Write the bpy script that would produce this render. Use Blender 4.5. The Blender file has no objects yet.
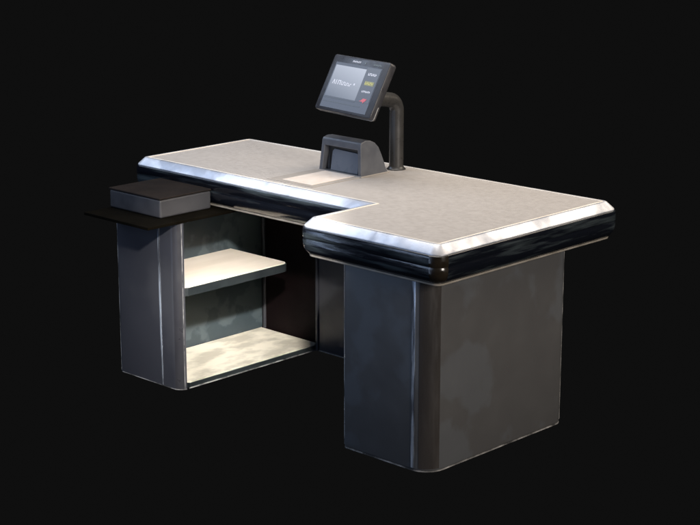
import bpy, bmesh, math, random
from mathutils import Vector, Matrix
random.seed(4)
scene = bpy.context.scene
COL = scene.collection
R = math.radians

# ------------------------------------------------------------------ materials
def new_mat(name):
    m = bpy.data.materials.new(name); m.use_nodes = True
    nt = m.node_tree
    return m, nt, nt.nodes['Principled BSDF']

def surface(name, a, b=None, rough=0.4, rough_var=0.12, metal=0.0, scale=6.0, stretch=(1, 1, 1),
            detail=4.0, sharp=(0.35, 0.65), bump=0.0, bump_scale=60.0, bump_stretch=(1, 1, 1), spec=0.5, coat=0.0,
            distortion=0.0):
    """two base colours mixed by a noise, roughness varied by another, optional fine bump"""
    m, nt, p = new_mat(name)
    L = nt.links.new
    b = b or a
    tc = nt.nodes.new('ShaderNodeTexCoord')
    mp = nt.nodes.new('ShaderNodeMapping'); mp.inputs['Scale'].default_value = stretch
    L(tc.outputs['Object'], mp.inputs['Vector'])
    n1 = nt.nodes.new('ShaderNodeTexNoise')
    n1.inputs['Scale'].default_value = scale; n1.inputs['Detail'].default_value = detail
    n1.inputs['Distortion'].default_value = distortion
    L(mp.outputs['Vector'], n1.inputs['Vector'])
    ramp = nt.nodes.new('ShaderNodeValToRGB')
    ramp.color_ramp.elements[0].position = sharp[0]; ramp.color_ramp.elements[1].position = sharp[1]
    ramp.color_ramp.elements[0].color = (*a, 1); ramp.color_ramp.elements[1].color = (*b, 1)
    L(n1.outputs['Fac'], ramp.inputs['Fac'])
    L(ramp.outputs['Color'], p.inputs['Base Color'])
    n2 = nt.nodes.new('ShaderNodeTexNoise')
    n2.inputs['Scale'].default_value = scale * 2.3; n2.inputs['Detail'].default_value = 5
    L(mp.outputs['Vector'], n2.inputs['Vector'])
    mr = nt.nodes.new('ShaderNodeMapRange')
    mr.inputs['From Min'].default_value = 0.3; mr.inputs['From Max'].default_value = 0.7
    mr.inputs['To Min'].default_value = max(0.03, rough - rough_var); mr.inputs['To Max'].default_value = rough + rough_var
    L(n2.outputs['Fac'], mr.inputs['Value']); L(mr.outputs['Result'], p.inputs['Roughness'])
    p.inputs['Metallic'].default_value = metal
    p.inputs['Specular IOR Level'].default_value = spec
    p.inputs['Coat Weight'].default_value = coat
    p.inputs['Coat Roughness'].default_value = 0.08
    if bump:
        mp2 = nt.nodes.new('ShaderNodeMapping'); mp2.inputs['Scale'].default_value = bump_stretch
        L(tc.outputs['Object'], mp2.inputs['Vector'])
        n3 = nt.nodes.new('ShaderNodeTexNoise'); n3.inputs['Scale'].default_value = bump_scale
        n3.inputs['Detail'].default_value = 5
        L(mp2.outputs['Vector'], n3.inputs['Vector'])
        bp = nt.nodes.new('ShaderNodeBump'); bp.inputs['Strength'].default_value = bump
        bp.inputs['Distance'].default_value = 0.004
        L(n3.outputs['Fac'], bp.inputs['Height']); L(bp.outputs['Normal'], p.inputs['Normal'])
    return m

def glow(name, col, strength, base=(0.02, 0.02, 0.02)):
    m, nt, p = new_mat(name)
    p.inputs['Base Color'].default_value = (*base, 1)
    p.inputs['Roughness'].default_value = 0.25
    p.inputs['Emission Color'].default_value = (*col, 1)
    p.inputs['Emission Strength'].default_value = strength
    return m

M = {}
M['laminate'] = surface('laminate', (0.435, 0.402, 0.372), (0.465, 0.432, 0.402), rough=0.5, scale=22, sharp=(0.2, 0.8), detail=8, bump=0.06, bump_scale=160)
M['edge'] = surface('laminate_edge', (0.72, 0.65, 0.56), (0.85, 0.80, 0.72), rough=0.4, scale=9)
M['silver'] = surface('silver_trim', (0.38, 0.40, 0.45), (0.66, 0.67, 0.71), rough=0.40, rough_var=0.14, metal=0.5, scale=6, sharp=(0.36, 0.50), bump=0.45, bump_scale=9, detail=8, distortion=0.5)
M['bumper'] = surface('bumper', (0.004, 0.005, 0.008), (0.034, 0.043, 0.048), rough=0.18, rough_var=0.12, scale=3.2, stretch=(1, 1, 13), coat=0.2,
                      bump=0.35, bump_scale=9, bump_stretch=(1, 1, 6), sharp=(0.50, 0.66), detail=8)
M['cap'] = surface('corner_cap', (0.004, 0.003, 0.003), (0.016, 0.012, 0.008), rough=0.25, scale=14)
M['lip'] = surface('bumper_lip', (0.20, 0.18, 0.15), (0.32, 0.29, 0.25), rough=0.4, scale=12)
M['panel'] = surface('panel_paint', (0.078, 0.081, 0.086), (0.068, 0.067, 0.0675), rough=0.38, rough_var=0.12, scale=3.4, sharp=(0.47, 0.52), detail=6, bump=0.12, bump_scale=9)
M['panel_dimmed'] = surface('panel_paint_dimmed', (0.030, 0.031, 0.038), (0.040, 0.041, 0.047), rough=0.42, rough_var=0.08, scale=1.9, sharp=(0.46, 0.56), detail=6, bump=0.06, bump_scale=7)  # panel paint darkened to offset the light aimed into the cabinet
M['shade'] = surface('corner_shade', (0.030, 0.027, 0.026), (0.036, 0.032, 0.030), rough=0.32, scale=5, stretch=(4, 4, 0.6))  # dark reflection of the rounded corner put into the colour
M['dark_shade'] = surface('dark_corner_shade', (0.020, 0.020, 0.024), (0.027, 0.027, 0.031), rough=0.34, scale=6)  # shade at the cabinet's rounded corner put into the colour
M['streak'] = surface('highlight_streak', (0.060, 0.064, 0.074), (0.42, 0.47, 0.54), rough=0.28, scale=5, stretch=(14, 14, 1.1), sharp=(0.42, 0.66), detail=7, metal=0.3)  # painted highlight: pale broken streak beside a corner
M['rim_highlight'] = surface('rim_highlight', (0.05, 0.05, 0.05), (0.36, 0.35, 0.34), rough=0.3, scale=13, sharp=(0.38, 0.62), detail=6)  # pale colour imitates rim highlights along edges and feet
M['inner'] = surface('inner_wall', (0.030, 0.043, 0.051), (0.060, 0.078, 0.086), rough=0.4, scale=7, sharp=(0.48, 0.53), detail=4)
M['back'] = surface('back_board', (0.0020, 0.0008, 0.0011), (0.0040, 0.0017, 0.0020), rough=0.6, scale=4, spec=0.1)  # dark red of reflections put into the base colour
M['board'] = surface('board', (0.47, 0.44, 0.36), (0.72, 0.68, 0.57), rough=0.55, scale=9, sharp=(0.40, 0.56), detail=8, stretch=(1.4, 0.8, 1))
M['board_pale'] = surface('board_pale', (0.80, 0.71, 0.60), (0.88, 0.79, 0.68), rough=0.55, scale=6, detail=7, stretch=(2, 0.5, 1))
M['board_edge'] = surface('board_edge', (0.012, 0.016, 0.018), (0.024, 0.029, 0.031), rough=0.4, scale=10)
M['ledge'] = surface('black_ledge', (0.0025, 0.002, 0.0012), (0.004, 0.0032, 0.002), rough=0.8, scale=8, spec=0.02)
M['box'] = surface('box_side', (0.033, 0.033, 0.037), (0.044, 0.043, 0.046), rough=0.5, scale=8)
M['lid'] = surface('box_lid', (0.012, 0.0098, 0.009), (0.018, 0.014, 0.012), rough=0.8, scale=9, spec=0.05)
M['device'] = surface('device_plastic', (0.085, 0.090, 0.104), (0.108, 0.113, 0.126), rough=0.4, scale=18, bump=0.03, bump_scale=300)
M['recess'] = surface('device_recess', (0.008, 0.009, 0.010), rough=0.5)
M['window'] = surface('scan_window', (0.135, 0.155, 0.190), (0.15, 0.17, 0.205), rough=0.3, rough_var=0.05, scale=5)
M['frame'] = surface('plate_frame', (0.37, 0.335, 0.30), (0.40, 0.365, 0.33), rough=0.5, scale=12)
M['plate'] = surface('scan_plate', (0.82, 0.71, 0.62), (0.86, 0.77, 0.69), rough=0.4, scale=20)
M['pole'] = surface('pole_metal', (0.042, 0.041, 0.040), (0.054, 0.052, 0.050), rough=0.33, scale=14, metal=0.2)
M['monitor'] = surface('monitor_plastic', (0.030, 0.030, 0.035), (0.040, 0.039, 0.043), rough=0.38, scale=14)
M['mon_highlight'] = surface('monitor_highlight', (0.30, 0.29, 0.27), rough=0.35)  # pale colour imitates the highlight on the monitor's lower rim
M['white_ink'] = glow('white_pixels', (0.80, 0.82, 0.95), 0.85)
M['yellow'] = glow('yellow_pixels', (0.62, 0.58, 0.12), 0.8)
M['yellow_dim'] = glow('dim_yellow_pixels', (0.26, 0.25, 0.07), 0.8)
M['red'] = glow('red_pixels', (0.75, 0.07, 0.09), 0.75)
M['grey_ink'] = glow('grey_pixels', (0.16, 0.19, 0.19), 0.8)
M['line'] = glow('dark_pixels', (0.05, 0.055, 0.06), 0.5)

# lit display panes (emissive LCD, a soft vertical/diagonal tone in the picture it shows)
def pane_mat(name, c0, c1, strength, axis):
    m, nt, p = new_mat(name); L = nt.links.new
    tc = nt.nodes.new('ShaderNodeTexCoord')
    sep = nt.nodes.new('ShaderNodeSeparateXYZ'); L(tc.outputs['Generated'], sep.inputs[0])
    mx = nt.nodes.new('ShaderNodeMath'); mx.operation = 'MULTIPLY_ADD'
    L(sep.outputs['X'], mx.inputs[0]); mx.inputs[1].default_value = axis[0]
    my = nt.nodes.new('ShaderNodeMath'); my.operation = 'MULTIPLY'
    L(sep.outputs['Y'], my.inputs[0]); my.inputs[1].default_value = axis[1]
    L(my.outputs[0], mx.inputs[2])
    r = nt.nodes.new('ShaderNodeValToRGB')
    r.color_ramp.elements[0].color = (*c0, 1); r.color_ramp.elements[1].color = (*c1, 1)
    L(mx.outputs[0], r.inputs['Fac']); L(r.outputs['Color'], p.inputs['Emission Color'])
    p.inputs['Emission Strength'].default_value = strength
    p.inputs['Base Color'].default_value = (0.02, 0.02, 0.025, 1); p.inputs['Roughness'].default_value = 0.25
    return m
M['pane'] = pane_mat('display_pane', (0.095, 0.105, 0.13), (0.52, 0.55, 0.62), 0.85, (0.25, 0.75))
M['menu'] = pane_mat('menu_pane', (0.045, 0.045, 0.055), (0.105, 0.108, 0.115), 0.7, (0.0, 1.0))
M['bar'] = pane_mat('bar_pane', (0.045, 0.047, 0.066), (0.065, 0.067, 0.080), 0.5, (0.0, 1.0))

# ------------------------------------------------------------------ helpers
def empty(name, loc, label=None, cat=None, group=None, parent=None):
    o = bpy.data.objects.new(name, None); COL.objects.link(o)
    o.location = loc; o.empty_display_size = 0.1
    if label: o['label'] = label
    if cat: o['category'] = cat
    if group: o['group'] = group
    if parent: o.parent = parent
    return o

def world_loc(o):
    v = Vector((0, 0, 0))
    while o is not None:
        v += o.location; o = o.parent
    return v

def link(name, bm, mat, parent=None, smooth=None, bevel=0.0, label=None, base=None):
    """bmesh given in world coordinates -> one mesh object whose origin is its parent's"""
    bmesh.ops.recalc_face_normals(bm, faces=bm.faces)
    off = world_loc(parent) if parent else Vector((0, 0, 0))
    bmesh.ops.translate(bm, verts=bm.verts, vec=-off)
    me = bpy.data.meshes.new(name); bm.to_mesh(me); bm.free()
    me.materials.append(mat)
    o = bpy.data.objects.new(name, me); COL.objects.link(o)
    if parent: o.parent = parent
    if smooth is not None:
        for pl in me.polygons: pl.use_smooth = True
        me.set_sharp_from_angle(angle=R(smooth))
    if bevel:
        b = o.modifiers.new('bevel', 'BEVEL'); b.width = bevel; b.segments = 3
        b.limit_method = 'ANGLE'; b.angle_limit = R(40)
        for pl in me.polygons: pl.use_smooth = True
        w = o.modifiers.new('wn', 'WEIGHTED_NORMAL'); w.keep_sharp = True
    if label: o['label'] = label
    return o

def box(bm, x0, x1, y0, y1, z0, z1, mtx=None):
    v = [bm.verts.new((x, y, z)) for x in (x0, x1) for y in (y0, y1) for z in (z0, z1)]
    for f in ((0, 1, 3, 2), (4, 6, 7, 5), (0, 4, 5, 1), (2, 3, 7, 6), (0, 2, 6, 4), (1, 5, 7, 3)):
        bm.faces.new([v[i] for i in f])
    if mtx is not None:
        bmesh.ops.transform(bm, matrix=mtx, verts=v)
    return v

def prism(bm, pts, z0, z1):
    a = [bm.verts.new((x, y, z0)) for x, y in pts]; b = [bm.verts.new((x, y, z1)) for x, y in pts]
    n = len(pts)
    for i in range(n):
        j = (i + 1) % n
        bm.faces.new((a[i], a[j], b[j], b[i]))
    bm.faces.new(list(reversed(a))); bm.faces.new(b)

def arc(cx, cy, r, a0, a1, n):
    return [(cx + r * math.cos(R(a0 + (a1 - a0) * i / n)), cy + r * math.sin(R(a0 + (a1 - a0) * i / n))) for i in range(n + 1)]

def tube(bm, pts, rad, n=20, caps=True):
    pts = [Vector(p) for p in pts]
    rings = []
    up = Vector((1, 0, 0))
    for i, p in enumerate(pts):
        t = (pts[min(i + 1, len(pts) - 1)] - pts[max(i - 1, 0)]).normalized()
        a = up - t * up.dot(t); a.normalize(); b = t.cross(a)
        rings.append([bm.verts.new(p + (a * math.cos(2 * math.pi * k / n) + b * math.sin(2 * math.pi * k / n)) * rad) for k in range(n)])
    for r0, r1 in zip(rings, rings[1:]):
        for k in range(n):
            bm.faces.new((r0[k], r0[(k + 1) % n], r1[(k + 1) % n], r1[k]))
    if caps:
        bm.faces.new(rings[0][::-1]); bm.faces.new(rings[-1])

# ------------------------------------------------------------------ dimensions (metres)
H = 0.90                      # worktop level
X0, X1, X2 = 0.030, 1.448, 2.056
YF, YW, YB = -0.008, -0.352, 0.612
# outline of the L-shaped top, counter-clockwise; the flag says convex (True) or the inner notch corner
OUT = [((X0, YF), True), ((X1, YF), False), ((X1, YW), True), ((X2, YW), True), ((X2, YB + 0.025), True), ((X0, YB - 0.008), True)]
ANG = {0: (180, 270), 2: (180, 270), 3: (270, 360), 4: (0, 90), 5: (90, 180)}
R0 = 0.006
NSEG = 8
def outline(d):
    """the L outline pushed out by d, rounded at the convex corners"""
    res = []
    for i, ((x, y), convex) in enumerate(OUT):
        if convex:
            sx = 1 if ANG[i][0] in (180, 90) else -1
            sy = 1 if ANG[i][0] in (180, 270) else -1
            r = R0 + max(d, 0.0) * 0.78 + min(d, 0.0) * 0.2
            cx, cy = x - sx * d + sx * r, y - sy * d + sy * r
            res += arc(cx, cy, r, ANG[i][0], ANG[i][1], NSEG)
        else:
            res.append((x - d, y - d))
    return res
# which way is "out" at the notch: x smaller, y smaller
def sweep(bm, prof, closed=False, only=None):
    rings = []
    for d, z in prof:
        o = outline(d)
        if only is not None: o = [o[k] for k in only]
        rings.append([bm.verts.new((x, y, z)) for x, y in o])
    n = len(rings[0])
    pairs = list(zip(rings, rings[1:]))
    if closed: pairs.append((rings[-1], rings[0]))
    for a, b in pairs:
        for k in range(n if only is None else n - 1):
            j = (k + 1) % n
            bm.faces.new((a[k], a[j], b[j], b[k]))
    if only is not None and closed:
        bm.faces.new([r[0] for r in rings]); bm.faces.new([r[-1] for r in rings][::-1])

# ------------------------------------------------------------------ the checkout counter
counter = empty('checkout_counter', (1.0, 0.1, 0.0),
                'dark grey L-shaped checkout counter with taupe top, silver edge trim and open shelf cabinet',
                'checkout counter')

bm = bmesh.new(); prism(bm, outline(-0.001), H - 0.022, H)
link('worktop', bm, M['laminate'], counter)

bm = bmesh.new()
sweep(bm, [(0.0, H - 0.02), (0.0, H + 0.0015), (0.0015, H + 0.003), (0.0065, H + 0.003), (0.0080, H + 0.0015), (0.0080, H - 0.02)], closed=True)
link('edge_strip', bm, M['edge'], counter, smooth=35)

O = 0.050
silver = [(0.0085, H - 0.020), (0.0085, H + 0.0015), (0.012, H + 0.0022), (0.0185, H + 0.0014), (0.0215, H - 0.0005), (0.034, H - 0.0125), (0.0465, H - 0.0245),
          (O - 0.001, H - 0.028), (O - 0.001, H - 0.032), (0.030, H - 0.032)]
bm = bmesh.new(); sweep(bm, silver, closed=True)
link('trim_band', bm, M['silver'], counter, smooth=24)

bump_prof = [(0.028, H - 0.0325), (O + 0.0015, H - 0.0325), (O + 0.0038, H - 0.0345), (O + 0.0055, H - 0.050), (O + 0.006, H - 0.070), (O + 0.003, H - 0.074),
             (O + 0.003, H - 0.077), (O + 0.0055, H - 0.081), (O + 0.004, H - 0.102), (O - 0.001, H - 0.118), (O - 0.010, H - 0.132), (O - 0.020, H - 0.141), (0.012, H - 0.141)]
bm = bmesh.new(); sweep(bm, bump_prof, closed=True)
link('bumper', bm, M['bumper'], counter, smooth=50)

bm = bmesh.new()
sweep(bm, [(0.012, H - 0.1415), (O - 0.0195, H - 0.1415), (O - 0.0185, H - 0.1430), (O - 0.0200, H - 0.1480), (O - 0.024, H - 0.1500), (0.012, H - 0.1500)], closed=True)
link('bumper_lip', bm, M['lip'], counter, smooth=40)

# moulded caps over the outer corners of the bumper
def corner_idx(i):
    base = 0
    for k in range(i):
        base += NSEG + 1 if OUT[k][1] else 1
    return list(range(base, base + NSEG + 1))
cap_prof = [(0.030, H - 0.0332)] + [(d + 0.0018, z - (0.0007 if k == 0 else 0)) for k, (d, z) in enumerate(bump_prof[1:-2])] + [(0.030, H - 0.1345)]
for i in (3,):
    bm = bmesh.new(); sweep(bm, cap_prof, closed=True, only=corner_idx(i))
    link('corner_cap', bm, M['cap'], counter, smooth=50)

bm = bmesh.new(); prism(bm, outline(0.0115), H - 0.147, H - 0.135)
link('underside', bm, M['board_edge'], counter)

# ---- pedestal under the wing
PX0, PX1, PY0, PY1 = 1.567, 2.012, -0.341, 0.494
def ped_outline(g=0.0):
    pts = arc(PX0 + 0.022, PY0 + 0.022, 0.022 + g, 180, 270, 6)
    pts += arc(PX1 - 0.088, PY0 + 0.088, 0.088 + g, 270, 360, 16)
    pts += arc(PX1 - 0.050, PY1 - 0.050, 0.050 + g, 0, 90, 8)
    pts += arc(PX0 + 0.022, PY1 - 0.022, 0.022 + g, 90, 180, 6)
    return pts
def ped_shell(bm, levels):
    rings = []
    for g, z in levels:
        rings.append([bm.verts.new((x, y, z)) for x, y in ped_outline(g)])
    n = len(rings[0])
    for a, b in zip(rings, rings[1:]):
        for k in range(n):
            bm.faces.new((a[k], a[(k + 1) % n], b[(k + 1) % n], b[k]))
    bm.faces.new(rings[0][::-1]); bm.faces.new(rings[-1])
bm = bmesh.new()
ped_shell(bm, [(-0.012, 0.0015), (-0.006, 0.003), (-0.002, 0.006), (0.0, 0.012), (0.0, 0.40), (0.0, H - 0.148)])
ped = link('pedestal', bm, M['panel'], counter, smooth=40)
def ring_strip(bm, z0, z1, g0, g1):
    r = [[bm.verts.new((x, y, z)) for x, y in ped_outline(g)] for g, z in ((g0, z0), (g1, z0), (g1, z1), (g0, z1))]
    n = len(r[0])
    for a, b in zip(r, r[1:] + r[:1]):
        for k in range(n):
            bm.faces.new((a[k], a[(k + 1) % n], b[(k + 1) % n], b[k]))
def arc_strip(cx, cy, r, a0, a1, z0, z1, th, n=10):
    b_ = bmesh.new()
    o_, i_ = arc(cx, cy, r + th, a0, a1, n), arc(cx, cy, r - 0.001, a0, a1, n)
    prism_ring = o_ + i_[::-1]
    lo = [b_.verts.new((x, y, z0)) for x, y in prism_ring]; hi = [b_.verts.new((x, y, z1)) for x, y in prism_ring]
    m_ = len(prism_ring)
    for k in range(m_): b_.faces.new((lo[k], lo[(k + 1) % m_], hi[(k + 1) % m_], hi[k]))
    for v_ in (lo, hi):
        for k in range(n): b_.faces.new((v_[k], v_[k + 1], v_[m_ - 2 - k], v_[m_ - 1 - k]))
    return b_
pcx, pcy = PX1 - 0.088, PY0 + 0.088
link('corner_shade', arc_strip(pcx, pcy, 0.088, 292, 345, 0.0125, H - 0.1485, 0.0012), M['shade'], ped, smooth=40)  # strip added to darken the corner like its reflection
link('highlight_streak', arc_strip(pcx, pcy, 0.088, 271, 281, 0.0125, H - 0.1485, 0.0016, 4), M['streak'], ped, smooth=40)  # strip added where the corner highlight runs
bm = bmesh.new(); ring_strip(bm, 0.0, 0.0045, -0.010, -0.0008)
link('base_highlight', bm, M['rim_highlight'], ped, smooth=40)  # pale line added as a rim highlight along the foot
# thin vertical beads added as rim highlights on the pedestal
for (x, y) in ((PX0 + 0.0070, PY0 + 0.0070), (PX1 - 0.0150, PY1 - 0.0150)):
    bm = bmesh.new(); tube(bm, [(x, y, 0.013), (x, y, H - 0.1485)], 0.0024, 8)
    link('highlight_bead', bm, M['rim_highlight'], ped, smooth=60)

# ---- modesty panel between cabinet and pedestal
CX0, CX1, CY0, CY1 = 0.186, 0.598, -0.338, 0.511
RC = 0.044
CT = 0.733
bm = bmesh.new(); box(bm, CX1 + 0.012, PX0 + 0.03, 0.490, 0.512, 0.0, H - 0.1482)
mp_ = link('modesty_panel', bm, M['panel_dimmed'], counter, bevel=0.002)
bm = bmesh.new(); box(bm, CX1 + 0.012, PX0 - 0.001, 0.4865, 0.4895, 0.0, 0.004)
link('base_highlight', bm, M['rim_highlight'], mp_)

# ---- open shelf cabinet with a rounded front
T = 0.018
outer = [(CX0, CY1)] + arc(CX0 + 0.022, CY0 + 0.022, 0.022, 180, 270, 6) + arc(CX1 - RC, CY0 + RC, RC, 270, 352, 16)
inner = arc(CX1 - RC, CY0 + RC, RC - T, 352, 270, 16) + arc(CX0 + 0.022, CY0 + 0.022, 0.004, 270, 180, 6) + [(CX0 + T, CY1)]
bm = bmesh.new()
n_o = len(outer)
ring = outer + inner
levels = [0.0045, CT]
vs = [[bm.verts.new((x, y, z)) for x, y in ring] for z in levels]
n = len(ring)
for k in range(n):
    bm.faces.new((vs[0][k], vs[0][(k + 1) % n], vs[1][(k + 1) % n], vs[1][k]))
for lv in vs:                                   # end faces as quads between outer and inner lines
    o_, i_ = lv[:n_o], lv[n_o:][::-1]
    for k in range(n_o - 1):
        bm.faces.new((o_[k], o_[k + 1], i_[k + 1], i_[k]))
cab = link('shelf_cabinet', bm, M['panel_dimmed'], counter, smooth=40)
cab['label'] = 'open cabinet with rounded dark front, pale shelf and pale floor board'
bm = bmesh.new(); box(bm, CX0 + T, CX0 + T + 0.004, CY0 + T + 0.004, CY1 - 0.002, 0.031, CT)
link('inner_wall', bm, M['inner'], cab)
bm = bmesh.new(); box(bm, CX0 + T + 0.005, CX1 - RC, CY0 + 0.022, CY0 + 0.026, 0.031, CT)
link('front_lining', bm, M['inner'], cab)
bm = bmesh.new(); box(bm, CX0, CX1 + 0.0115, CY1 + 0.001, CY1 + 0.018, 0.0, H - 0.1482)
link('back_panel', bm, M['back'], cab, label='near-black back panel with faint dark red reflections in its colour')
bm = bmesh.new(); box(bm, CX0 + T + 0.016, CX0 + T + 0.032, CY1 - 0.010, CY1 + 0.0005, 0.031, H - 0.1485)
link('corner_post', bm, M['panel_dimmed'], cab, bevel=0.003)
bm = bmesh.new(); box(bm, CX1 - 0.004, CX1 + 0.0110, CY1 - 0.030, CY1 + 0.0005, 0.0, H - 0.1485)
link('corner_post', bm, M['panel_dimmed'], cab, bevel=0.004)
# floor board: dark carcass edge with a pale board let in
bm = bmesh.new(); box(bm, CX0 + T, CX1 - 0.001, CY0 + 0.055, CY1 - 0.0005, 0.001, 0.024)
box(bm, CX0 + T, CX1 - 0.030, CY0 + 0.024, CY0 + 0.0545, 0.001, 0.024)
fl = link('floor_frame', bm, M['board_edge'], cab, bevel=0.002)
bm = bmesh.new(); prism(bm, [(CX0 + T + 0.007, CY0 + 0.028), (CX1 - 0.034, CY0 + 0.028), (CX1 - 0.022, CY0 + 0.044), (CX1 - 0.006, CY0 + 0.058), (CX1 - 0.006, CY1 - 0.034), (CX1 - 0.02, CY1 - 0.012), (CX0 + T + 0.007, CY1 - 0.012)], 0.0245, 0.030)
link('floor_board', bm, M['board'], cab)
bm = bmesh.new(); box(bm, CX1 - 0.0008, CX1 + 0.0022, CY0 + 0.050, CY1 - 0.031, 0.0015, 0.0060)
link('base_highlight', bm, M['rim_highlight'], cab)
# shelf with rounded far corner
SY0, SY1 = CY0 + 0.03, 0.318
sh = [(CX0 + T + 0.005, SY0), (CX1 - 0.030, SY0), (CX1 - 0.004, SY0 + 0.030)] + arc(CX1 - 0.004 - 0.03, SY1 - 0.03, 0.03, 0, 90, 8) + [(CX0 + T + 0.005, SY1)]
bm = bmesh.new(); prism(bm, sh, 0.410, 0.446)
sf = link('shelf', bm, M['board_edge'], cab, bevel=0.002)
sh2 = [(CX0 + T + 0.006, SY0 + 0.004), (CX1 - 0.034, SY0 + 0.004), (CX1 - 0.009, SY0 + 0.034)] + arc(CX1 - 0.009 - 0.026, SY1 - 0.005 - 0.026, 0.026, 0, 90, 8) + [(CX0 + T + 0.006, SY1 - 0.005)]
bm = bmesh.new(); prism(bm, sh2, 0.4462, 0.450)
link('shelf_board', bm, M['board_pale'], cab)
# pale foot strip and beads added as rim highlights of the cabinet
foot = [(CX0 + 0.001, CY1)] + arc(CX0 + 0.022, CY0 + 0.022, 0.0212, 180, 270, 6) + arc(CX1 - RC, CY0 + RC, RC - 0.0008, 270, 352, 16)
foot_i = arc(CX1 - RC, CY0 + RC, RC - 0.008, 352, 270, 16) + arc(CX0 + 0.022, CY0 + 0.022, 0.014, 270, 180, 6) + [(CX0 + 0.008, CY1)]
bm = bmesh.new()
ring = foot + foot_i
vs = [[bm.verts.new((x, y, z)) for x, y in ring] for z in (0.0, 0.0042)]
n = len(ring); no = len(foot)
for k in range(n):
    bm.faces.new((vs[0][k], vs[0][(k + 1) % n], vs[1][(k + 1) % n], vs[1][k]))
for lv in vs:
    o_, i_ = lv[:no], lv[no:][::-1]
    for k in range(no - 1):
        bm.faces.new((o_[k], o_[k + 1], i_[k + 1], i_[k]))
link('base_highlight', bm, M['rim_highlight'], cab, smooth=40)
bm = bmesh.new(); tube(bm, [(CX0 + 0.0070, CY0 + 0.0070, 0.006), (CX0 + 0.0070, CY0 + 0.0070, CT)], 0.0024, 8)
link('highlight_bead', bm, M['rim_highlight'], cab, smooth=60)
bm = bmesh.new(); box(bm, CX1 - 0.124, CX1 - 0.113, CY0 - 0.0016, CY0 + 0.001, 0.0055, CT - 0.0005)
link('highlight_streak', bm, M['streak'], cab)  # strip added as a highlight streak on the cabinet front
link('corner_shade', arc_strip(CX1 - RC, CY0 + RC, RC, 285, 334, 0.0055, CT - 0.0005, 0.0010), M['dark_shade'], cab, smooth=40)  # strip added as shade on the cabinet corner
q = (CX1 - RC + (RC - 0.0018) * math.cos(R(-20)), CY0 + RC + (RC - 0.0015) * math.sin(R(-20)))
bm = bmesh.new(); tube(bm, [(q[0], q[1], 0.006), (q[0], q[1], CT)], 0.0022, 8)
link('highlight_bead', bm, M['rim_highlight'], cab, smooth=60)

# ---- black ledge lying on the cabinet, running out in front and under the top
bm = bmesh.new(); box(bm, 0.172, CX1 + 0.002, -0.492, 0.32, CT + 0.001, 0.7465)
link('side_ledge', bm, M['ledge'], counter, bevel=0.002, label='thin black ledge jutting out over the cabinet front')

# ------------------------------------------------------------------ grey box on the ledge
cash = empty('flat_box', (0.345, -0.19, 0.7465), 'flat grey box with dark brown lid lying on the black ledge', 'box')
bm = bmesh.new(); box(bm, 0.173, 0.512, -0.352, -0.066, 0.7467, 0.826)
bd = link('box_body', bm, M['box'], cash, bevel=0.009)
bm = bmesh.new(); box(bm, 0.171, 0.514, -0.354, -0.064, 0.8262, 0.834)
link('lid', bm, M['lid'], cash, bevel=0.003)

# ------------------------------------------------------------------ barcode scanner
scan = empty('barcode_scanner', (0.915, 0.32, H), 'low grey barcode scanner with recessed window and cream scan plate set in the taupe top', 'scanner')
SX0, SX1 = 0.789, 1.041
ya, yb = 0.315, 0.487
side = [(ya, H + 0.0005), (ya + 0.010, H + 0.136), (ya + 0.016, H + 0.146), (ya + 0.040, H + 0.152), (ya + 0.070, H + 0.150), (ya + 0.098, H + 0.138),
        (ya + 0.120, H + 0.116), (ya + 0.136, H + 0.083), (yb - 0.022, H + 0.046), (yb - 0.012, H + 0.016), (yb, H + 0.0005)]
def slope_x(x, z):                                   # the housing widens slightly towards its foot
    k = (z - H) / 0.15
    return x + (0.012 * k if x < 0.9 else -0.012 * k)
bm = bmesh.new()
L_ = [bm.verts.new((slope_x(SX0, z), y, z)) for y, z in side]; R_ = [bm.verts.new((slope_x(SX1, z), y, z)) for y, z in side]
ns = len(side)
front = None
for i in range(ns):
    j = (i + 1) % ns
    f = bm.faces.new((L_[i], L_[j], R_[j], R_[i]))
    if i == 0: front = f
bm.faces.new(L_[::-1]); bm.faces.new(R_)
bmesh.ops.recalc_face_normals(bm, faces=bm.faces)
ri = bmesh.ops.inset_region(bm, faces=[front], thickness=0.026, depth=0.0)
for v in front.verts:
    if v.co.z < H + 0.06: v.co.z = H + 0.006
    else: v.co.z -= 0.004
ex = bmesh.ops.extrude_discrete_faces(bm, faces=[front])
nf = ex['faces'][0]
bmesh.ops.translate(bm, verts=nf.verts, vec=(0, 0.035, 0.0))
hs = link('housing', bm, M['device'], scan, smooth=32, bevel=0.003)
bm = bmesh.new(); box(bm, 0.822, 1.010, ya + 0.0335, ya + 0.0365, H + 0.007, H + 0.112)
link('recess_liner', bm, M['recess'], hs)
bm = bmesh.new()
pts = [(0.846, H + 0.007), (1.008, H + 0.007), (1.004, H + 0.094), (0.858, H + 0.099), (0.847, H + 0.088)]
a = [bm.verts.new((x, ya + 0.012 + (z - H) * 0.16, z)) for x, z in pts]; b = [bm.verts.new((x, ya + 0.016 + (z - H) * 0.16, z)) for x, z in pts]
for i in range(5): bm.faces.new((a[i], a[(i + 1) % 5], b[(i + 1) % 5], b[i]))
bm.faces.new(a); bm.faces.new(b[::-1])
link('scan_window', bm, M['window'], scan, bevel=0.002)
bm = bmesh.new(); box(bm, SX0 - 0.004, SX1 + 0.006, ya - 0.004, yb + 0.006, H + 0.0002, H + 0.0045)
link('foot_plate', bm, M['frame'], scan, bevel=0.0015)
bm = bmesh.new(); box(bm, 0.770, 1.040, 0.024, 0.310, H + 0.0002, H + 0.0022)
pf = link('plate_frame', bm, M['frame'], scan, bevel=0.0008)
bm = bmesh.new(); box(bm, 0.832, 1.010, 0.052, 0.309, H + 0.0024, H + 0.0040)
link('scan_plate', bm, M['plate'], scan, bevel=0.0008)

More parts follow.
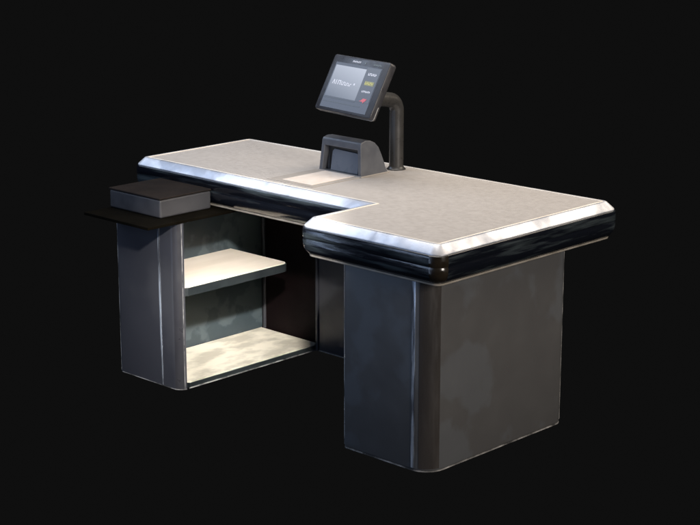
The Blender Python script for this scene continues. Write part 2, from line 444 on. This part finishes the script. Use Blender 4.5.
# ------------------------------------------------------------------ touch monitor on its pole
mon = empty('touch_monitor', (1.018, 0.560, H), 'dark tilted touch screen monitor on a bent round pole at the back of the counter', 'monitor')
mc = Vector((0.998, 0.3052, 1.2905))
yaw, tilt = R(-8.12), R(27.5)
MW, MH, MT = 0.380, 0.252, 0.040
ex_ = Vector((math.cos(yaw), math.sin(yaw), 0)); n0 = Vector((-math.sin(yaw), math.cos(yaw), 0))
ev_ = Vector((0, 0, 1)) * math.cos(tilt) + n0 * math.sin(tilt)
en_ = ex_.cross(ev_)                               # out of the screen, towards the cashier
if en_.y > 0: en_ = -en_
MTX = Matrix(((ex_.x, ev_.x, en_.x, mc.x), (ex_.y, ev_.y, en_.y, mc.y), (ex_.z, ev_.z, en_.z, mc.z), (0, 0, 0, 1)))
def rrect(w, h, r, n=5):
    return (arc(w - r, -h + r, r, 270, 360, n) + arc(w - r, h - r, r, 0, 90, n) + arc(-w + r, h - r, r, 90, 180, n) + arc(-w + r, -h + r, r, 180, 270, n))
bm = bmesh.new()
rings = []
for w, h, z in ((MW / 2 - 0.030, MH / 2 - 0.030, -MT - 0.016), (MW / 2 - 0.010, MH / 2 - 0.010, -MT), (MW / 2 - 0.002, MH / 2 - 0.002, -MT + 0.006), (MW / 2, MH / 2, -MT + 0.012),
                (MW / 2, MH / 2, -0.006), (MW / 2 - 0.0015, MH / 2 - 0.0015, -0.0015), (MW / 2 - 0.004, MH / 2 - 0.004, 0.0)):
    rings.append([bm.verts.new((x, y, z)) for x, y in rrect(w, h, 0.012)])
n = len(rings[0])
for a, b in zip(rings, rings[1:]):
    for k in range(n): bm.faces.new((a[k], a[(k + 1) % n], b[(k + 1) % n], b[k]))
bm.faces.new(rings[0][::-1]); bm.faces.new(rings[-1])
bmesh.ops.transform(bm, matrix=MTX, verts=bm.verts)
mh = link('monitor_housing', bm, M['monitor'], mon, smooth=40)
# pale bead added for the bright outline round the housing's lower rim
bm = bmesh.new()
loop = rrect(MW / 2 + 0.0005, MH / 2 + 0.0005, 0.0125)
half = [p for p in loop if p[1] < -MH / 2 + 0.02] 
pts = [(-MW / 2 + 0.02, -MH / 2 - 0.0005)] + [(MW / 2 - 0.0125, -MH / 2 - 0.0005)] + [(x, y) for x, y in arc(MW / 2 - 0.012, -MH / 2 + 0.012, 0.0125, 280, 360, 5)] + [(MW / 2 + 0.0005, -MH / 2 + 0.06)]
tube(bm, [(x, y, -0.022) for x, y in pts], 0.0022, 8)
bmesh.ops.transform(bm, matrix=MTX, verts=bm.verts)
link('rim_highlight_bead', bm, M['mon_highlight'], mh, smooth=60)

def flat(name, pts, z, mat, parent, th=0.0006, label=None):
    """a thin plate on the monitor face, given as a polygon in face coordinates"""
    b_ = bmesh.new(); prism(b_, pts, z, z + th)
    bmesh.ops.translate(b_, verts=b_.verts, vec=(0, 0, 0))
    me_m = MTX
    bmesh.ops.recalc_face_normals(b_, faces=b_.faces)
    me = bpy.data.meshes.new(name); b_.to_mesh(me); b_.free()
    me.materials.append(mat)
    o = bpy.data.objects.new(name, me); COL.objects.link(o)
    o.parent = parent
    # plate keeps its own flat local axes, so its pixels follow the panel
    if parent.name.startswith('screen'): o.matrix_local = Matrix.Identity(4)
    else: o.matrix_local = Matrix.Translation(-world_loc(parent)) @ MTX
    if label: o['label'] = label
    return o
def multi(name, polys, z, mat, parent, th=0.0006):
    b_ = bmesh.new()
    for p in polys: prism(b_, p, z, z + th)
    bmesh.ops.recalc_face_normals(b_, faces=b_.faces)
    me = bpy.data.meshes.new(name); b_.to_mesh(me); b_.free(); me.materials.append(mat)
    o = bpy.data.objects.new(name, me); COL.objects.link(o); o.parent = parent
    if parent.name.startswith('screen'): o.matrix_local = Matrix.Identity(4)
    else: o.matrix_local = Matrix.Translation(-world_loc(parent)) @ MTX
    return o
def rect(x0, x1, y0, y1, sh=0.0): return [(x0, y0), (x1, y0), (x1 + sh, y1), (x0 + sh, y1)]

screen = flat('screen', rect(-0.158, 0.152, -0.112, 0.092), 0.0003, M['bar'], mon)
flat('display_pane', rect(-0.151, 0.056, -0.062, 0.079), 0.0012, M['pane'], screen)
flat('menu_pane', rect(0.0565, 0.148, -0.064, 0.088), 0.0012, M['menu'], screen)
flat('divider_line', rect(-0.154, 0.100, -0.086, -0.083), 0.0012, M['line'], screen)
flat('divider_line', rect(-0.151, 0.056, -0.069, -0.066), 0.0012, M['line'], screen)
# the unreadable white lettering across the pane: an A-like glyph, upright strokes, a running smear, a dot
polys = []
def stroke(x0, y0, x1, y1, w):
    dx, dy = x1 - x0, y1 - y0; l = math.hypot(dx, dy); nx, ny = -dy / l * w / 2, dx / l * w / 2
    polys.append([(x0 + nx, y0 + ny), (x0 - nx, y0 - ny), (x1 - nx, y1 - ny), (x1 + nx, y1 + ny)])
yb_, yt_ = -0.006, 0.014
stroke(-0.131, yb_, -0.124, yt_, 0.0035); stroke(-0.117, yb_, -0.1225, yt_ - 0.001, 0.0035)
for x in (-0.108, -0.094, -0.080): stroke(x, yb_, x, yt_, 0.0042)
stroke(-0.092, yt_ - 0.002, -0.082, yt_ - 0.002, 0.003)
xx = -0.070
for k in range(6):
    h_ = 0.017 - 0.0012 * k
    stroke(xx, yb_, xx, yb_ + h_, 0.0034)
    stroke(xx + 0.0025, yb_ + 0.0015 + (k % 2) * h_ * 0.8, xx + 0.0085, yb_ + 0.0015 + (k % 2) * h_ * 0.8, 0.003)
    xx += 0.0115
polys.append([(0.010, 0.002), (0.018, 0.002), (0.018, 0.010), (0.010, 0.010)])
multi('lettering', polys, 0.0020, M['white_ink'], screen)
def word(x0, x1, y, h, n, seed):
    """a row of tiny letter-like strokes that runs together at this size"""
    rnd = random.Random(seed); out = []
    w = (x1 - x0) / n
    for k in range(n):
        x = x0 + k * w
        out.append(rect(x, x + w * 0.32, y - h / 2, y + h / 2))
        yy = y + rnd.choice((-0.35, 0.0, 0.35)) * h
        out.append(rect(x + w * 0.325, x + w * 0.8, yy - h * 0.14, yy + h * 0.14))
    return out
multi('menu_word', word(0.078, 0.134, 0.0605, 0.011, 6, 1), 0.0020, M['white_ink'], screen)
bt = flat('yellow_button', rect(0.076, 0.136, 0.011, 0.030), 0.0020, M['yellow_dim'], screen)
multi('menu_word', word(0.079, 0.133, 0.0205, 0.011, 5, 4), 0.0028, M['yellow'], screen)
multi('menu_word', word(0.078, 0.134, -0.0165, 0.008, 7, 3), 0.0020, M['white_ink'], screen)
flat('red_button', [(0.084, -0.060), (0.096, -0.055), (0.104, -0.046), (0.128, -0.047), (0.122, -0.057), (0.116, -0.060), (0.111, -0.067), (0.106, -0.060)], 0.0020, M['red'], screen)
multi('maker_mark', word(-0.052, 0.004, 0.1045, 0.0075, 6, 5), 0.0006, M['white_ink'], mh)
flat('emblem', [(0.026, 0.109), (0.032, 0.100), (0.038, 0.109), (0.032, 0.106)], 0.0006, M['grey_ink'], mh)
multi('model_mark', word(0.088, 0.140, 0.1045, 0.007, 7, 8), 0.0006, M['grey_ink'], mh)

# pole: upright tube that bends forward to the back of the monitor
px, py = 1.018, 0.562
path = [(px, py, H + 0.002), (px, py, H + 0.10), (px, py, H + 0.20), (px, py, 1.158)]
back_c = mc - en_ * (MT + 0.010) + ev_ * (-0.030) + ex_ * 0.04
rb = 0.052
for k in range(1, 11):
    a_ = R(78 * k / 10)
    path.append((px, py - rb * (1 - math.cos(a_)), 1.158 + rb * math.sin(a_)))
last = Vector(path[-1])
for k in range(1, 6): path.append(tuple(last.lerp(back_c, k / 5)))
bm = bmesh.new(); tube(bm, path, 0.0315, 28)
pl = link('pole', bm, M['pole'], mon, smooth=50)
bm = bmesh.new()
n = 32
prof = [(0.042, H + 0.0004), (0.042, H + 0.003), (0.036, H + 0.007), (0.0325, H + 0.014), (0.0318, H + 0.014)]
rings = [[bm.verts.new((px + r * math.cos(2 * math.pi * k / n), py + r * math.sin(2 * math.pi * k / n), z)) for k in range(n)] for r, z in prof]
for a, b in zip(rings, rings[1:]):
    for k in range(n): bm.faces.new((a[k], a[(k + 1) % n], b[(k + 1) % n], b[k]))
bm.faces.new(rings[0][::-1])
link('base_collar', bm, M['pole'], pl, smooth=40)

# ------------------------------------------------------------------ ground and studio black
BG = 0.0047
gm, nt, p = new_mat('black_glow')
p.inputs['Base Color'].default_value = (0, 0, 0, 1); p.inputs['Roughness'].default_value = 1.0
p.inputs['Specular IOR Level'].default_value = 0.0
p.inputs['Emission Color'].default_value = (BG, BG, BG, 1); p.inputs['Emission Strength'].default_value = 1.0  # added sheet glows at the backdrop tone and takes no shadow
bm = bmesh.new(); s = 40
bm.faces.new([bm.verts.new(v) for v in ((-s, -s, -0.002), (s, -s, -0.002), (s, s, -0.002), (-s, s, -0.002))])
g = link('ground', bm, gm); g['kind'] = 'structure'
w = bpy.data.worlds.new('World'); scene.world = w; w.use_nodes = True
bgn = w.node_tree.nodes['Background']; bgn.inputs[0].default_value = (BG, BG, BG, 1); bgn.inputs[1].default_value = 1.0

# ------------------------------------------------------------------ lamps
def area(name, loc, target, sx, sy, power, col):
    l = bpy.data.lights.new(name, 'AREA'); l.shape = 'RECTANGLE'; l.size = sx; l.size_y = sy
    l.energy = power; l.color = col
    o = bpy.data.objects.new(name, l); COL.objects.link(o); o.location = loc
    o.rotation_euler = (Vector(target) - Vector(loc)).to_track_quat('-Z', 'Y').to_euler()
    return o
area('top_softbox', (0.9, 0.2, 3.4), (0.9, 0.1, 0.9), 2.2, 1.6, 66, (1.0, 0.95, 0.90))
area('cool_softbox', (-1.3, -1.1, 3.1), (1.0, -0.1, 0.9), 2.2, 2.2, 54, (0.62, 0.76, 1.0))
area('warm_softbox', (2.9, 2.3, 3.0), (1.8, 0.2, 0.9), 1.9, 1.9, 62, (1.0, 0.86, 0.70))
area('front_softbox', (0.9, -2.6, 1.6), (0.9, 0.0, 1.1), 1.8, 0.8, 14, (0.52, 0.68, 1.0))
area('camera_softbox', (7.0, -0.9, 2.3), (1.8, 0.0, 0.5), 1.6, 1.6, 235, (1.0, 0.92, 0.84))
sp = area('shelf_fill', (2.9, -1.85, 2.15), (0.44, 0.05, 0.20), 0.12, 0.12, 5.6, (1.0, 0.95, 0.89)); sp.data.spread = R(20)  # unseen spot added to brighten the shelf and floor board
for x, y, pw in ((1.36, -1.84, 3.2), (-0.05, -1.80, 2.5)):
    area('streak_fill', (x, y, 0.65), (x + 0.5, y + 1.5, 0.55), 0.12, 1.2, pw, (0.52, 0.68, 1.0))  # unseen strip lights added to draw highlights down the rounded corners
# ------------------------------------------------------------------ camera
cam = bpy.data.cameras.new('camera'); co = bpy.data.objects.new('camera', cam); COL.objects.link(co)
co.location = (5.9432, -4.8387, 2.3434)
co.rotation_euler = (R(90 - 14.31), 0, R(43.94))
cam.sensor_width = 36; cam.lens = 1706.78 / 700 * 36; cam.clip_end = 200; cam.clip_start = 0.05
scene.camera = co
scene.view_settings.view_transform = 'Standard'; scene.view_settings.look = 'None'
scene.view_settings.exposure = 0; scene.view_settings.gamma = 1
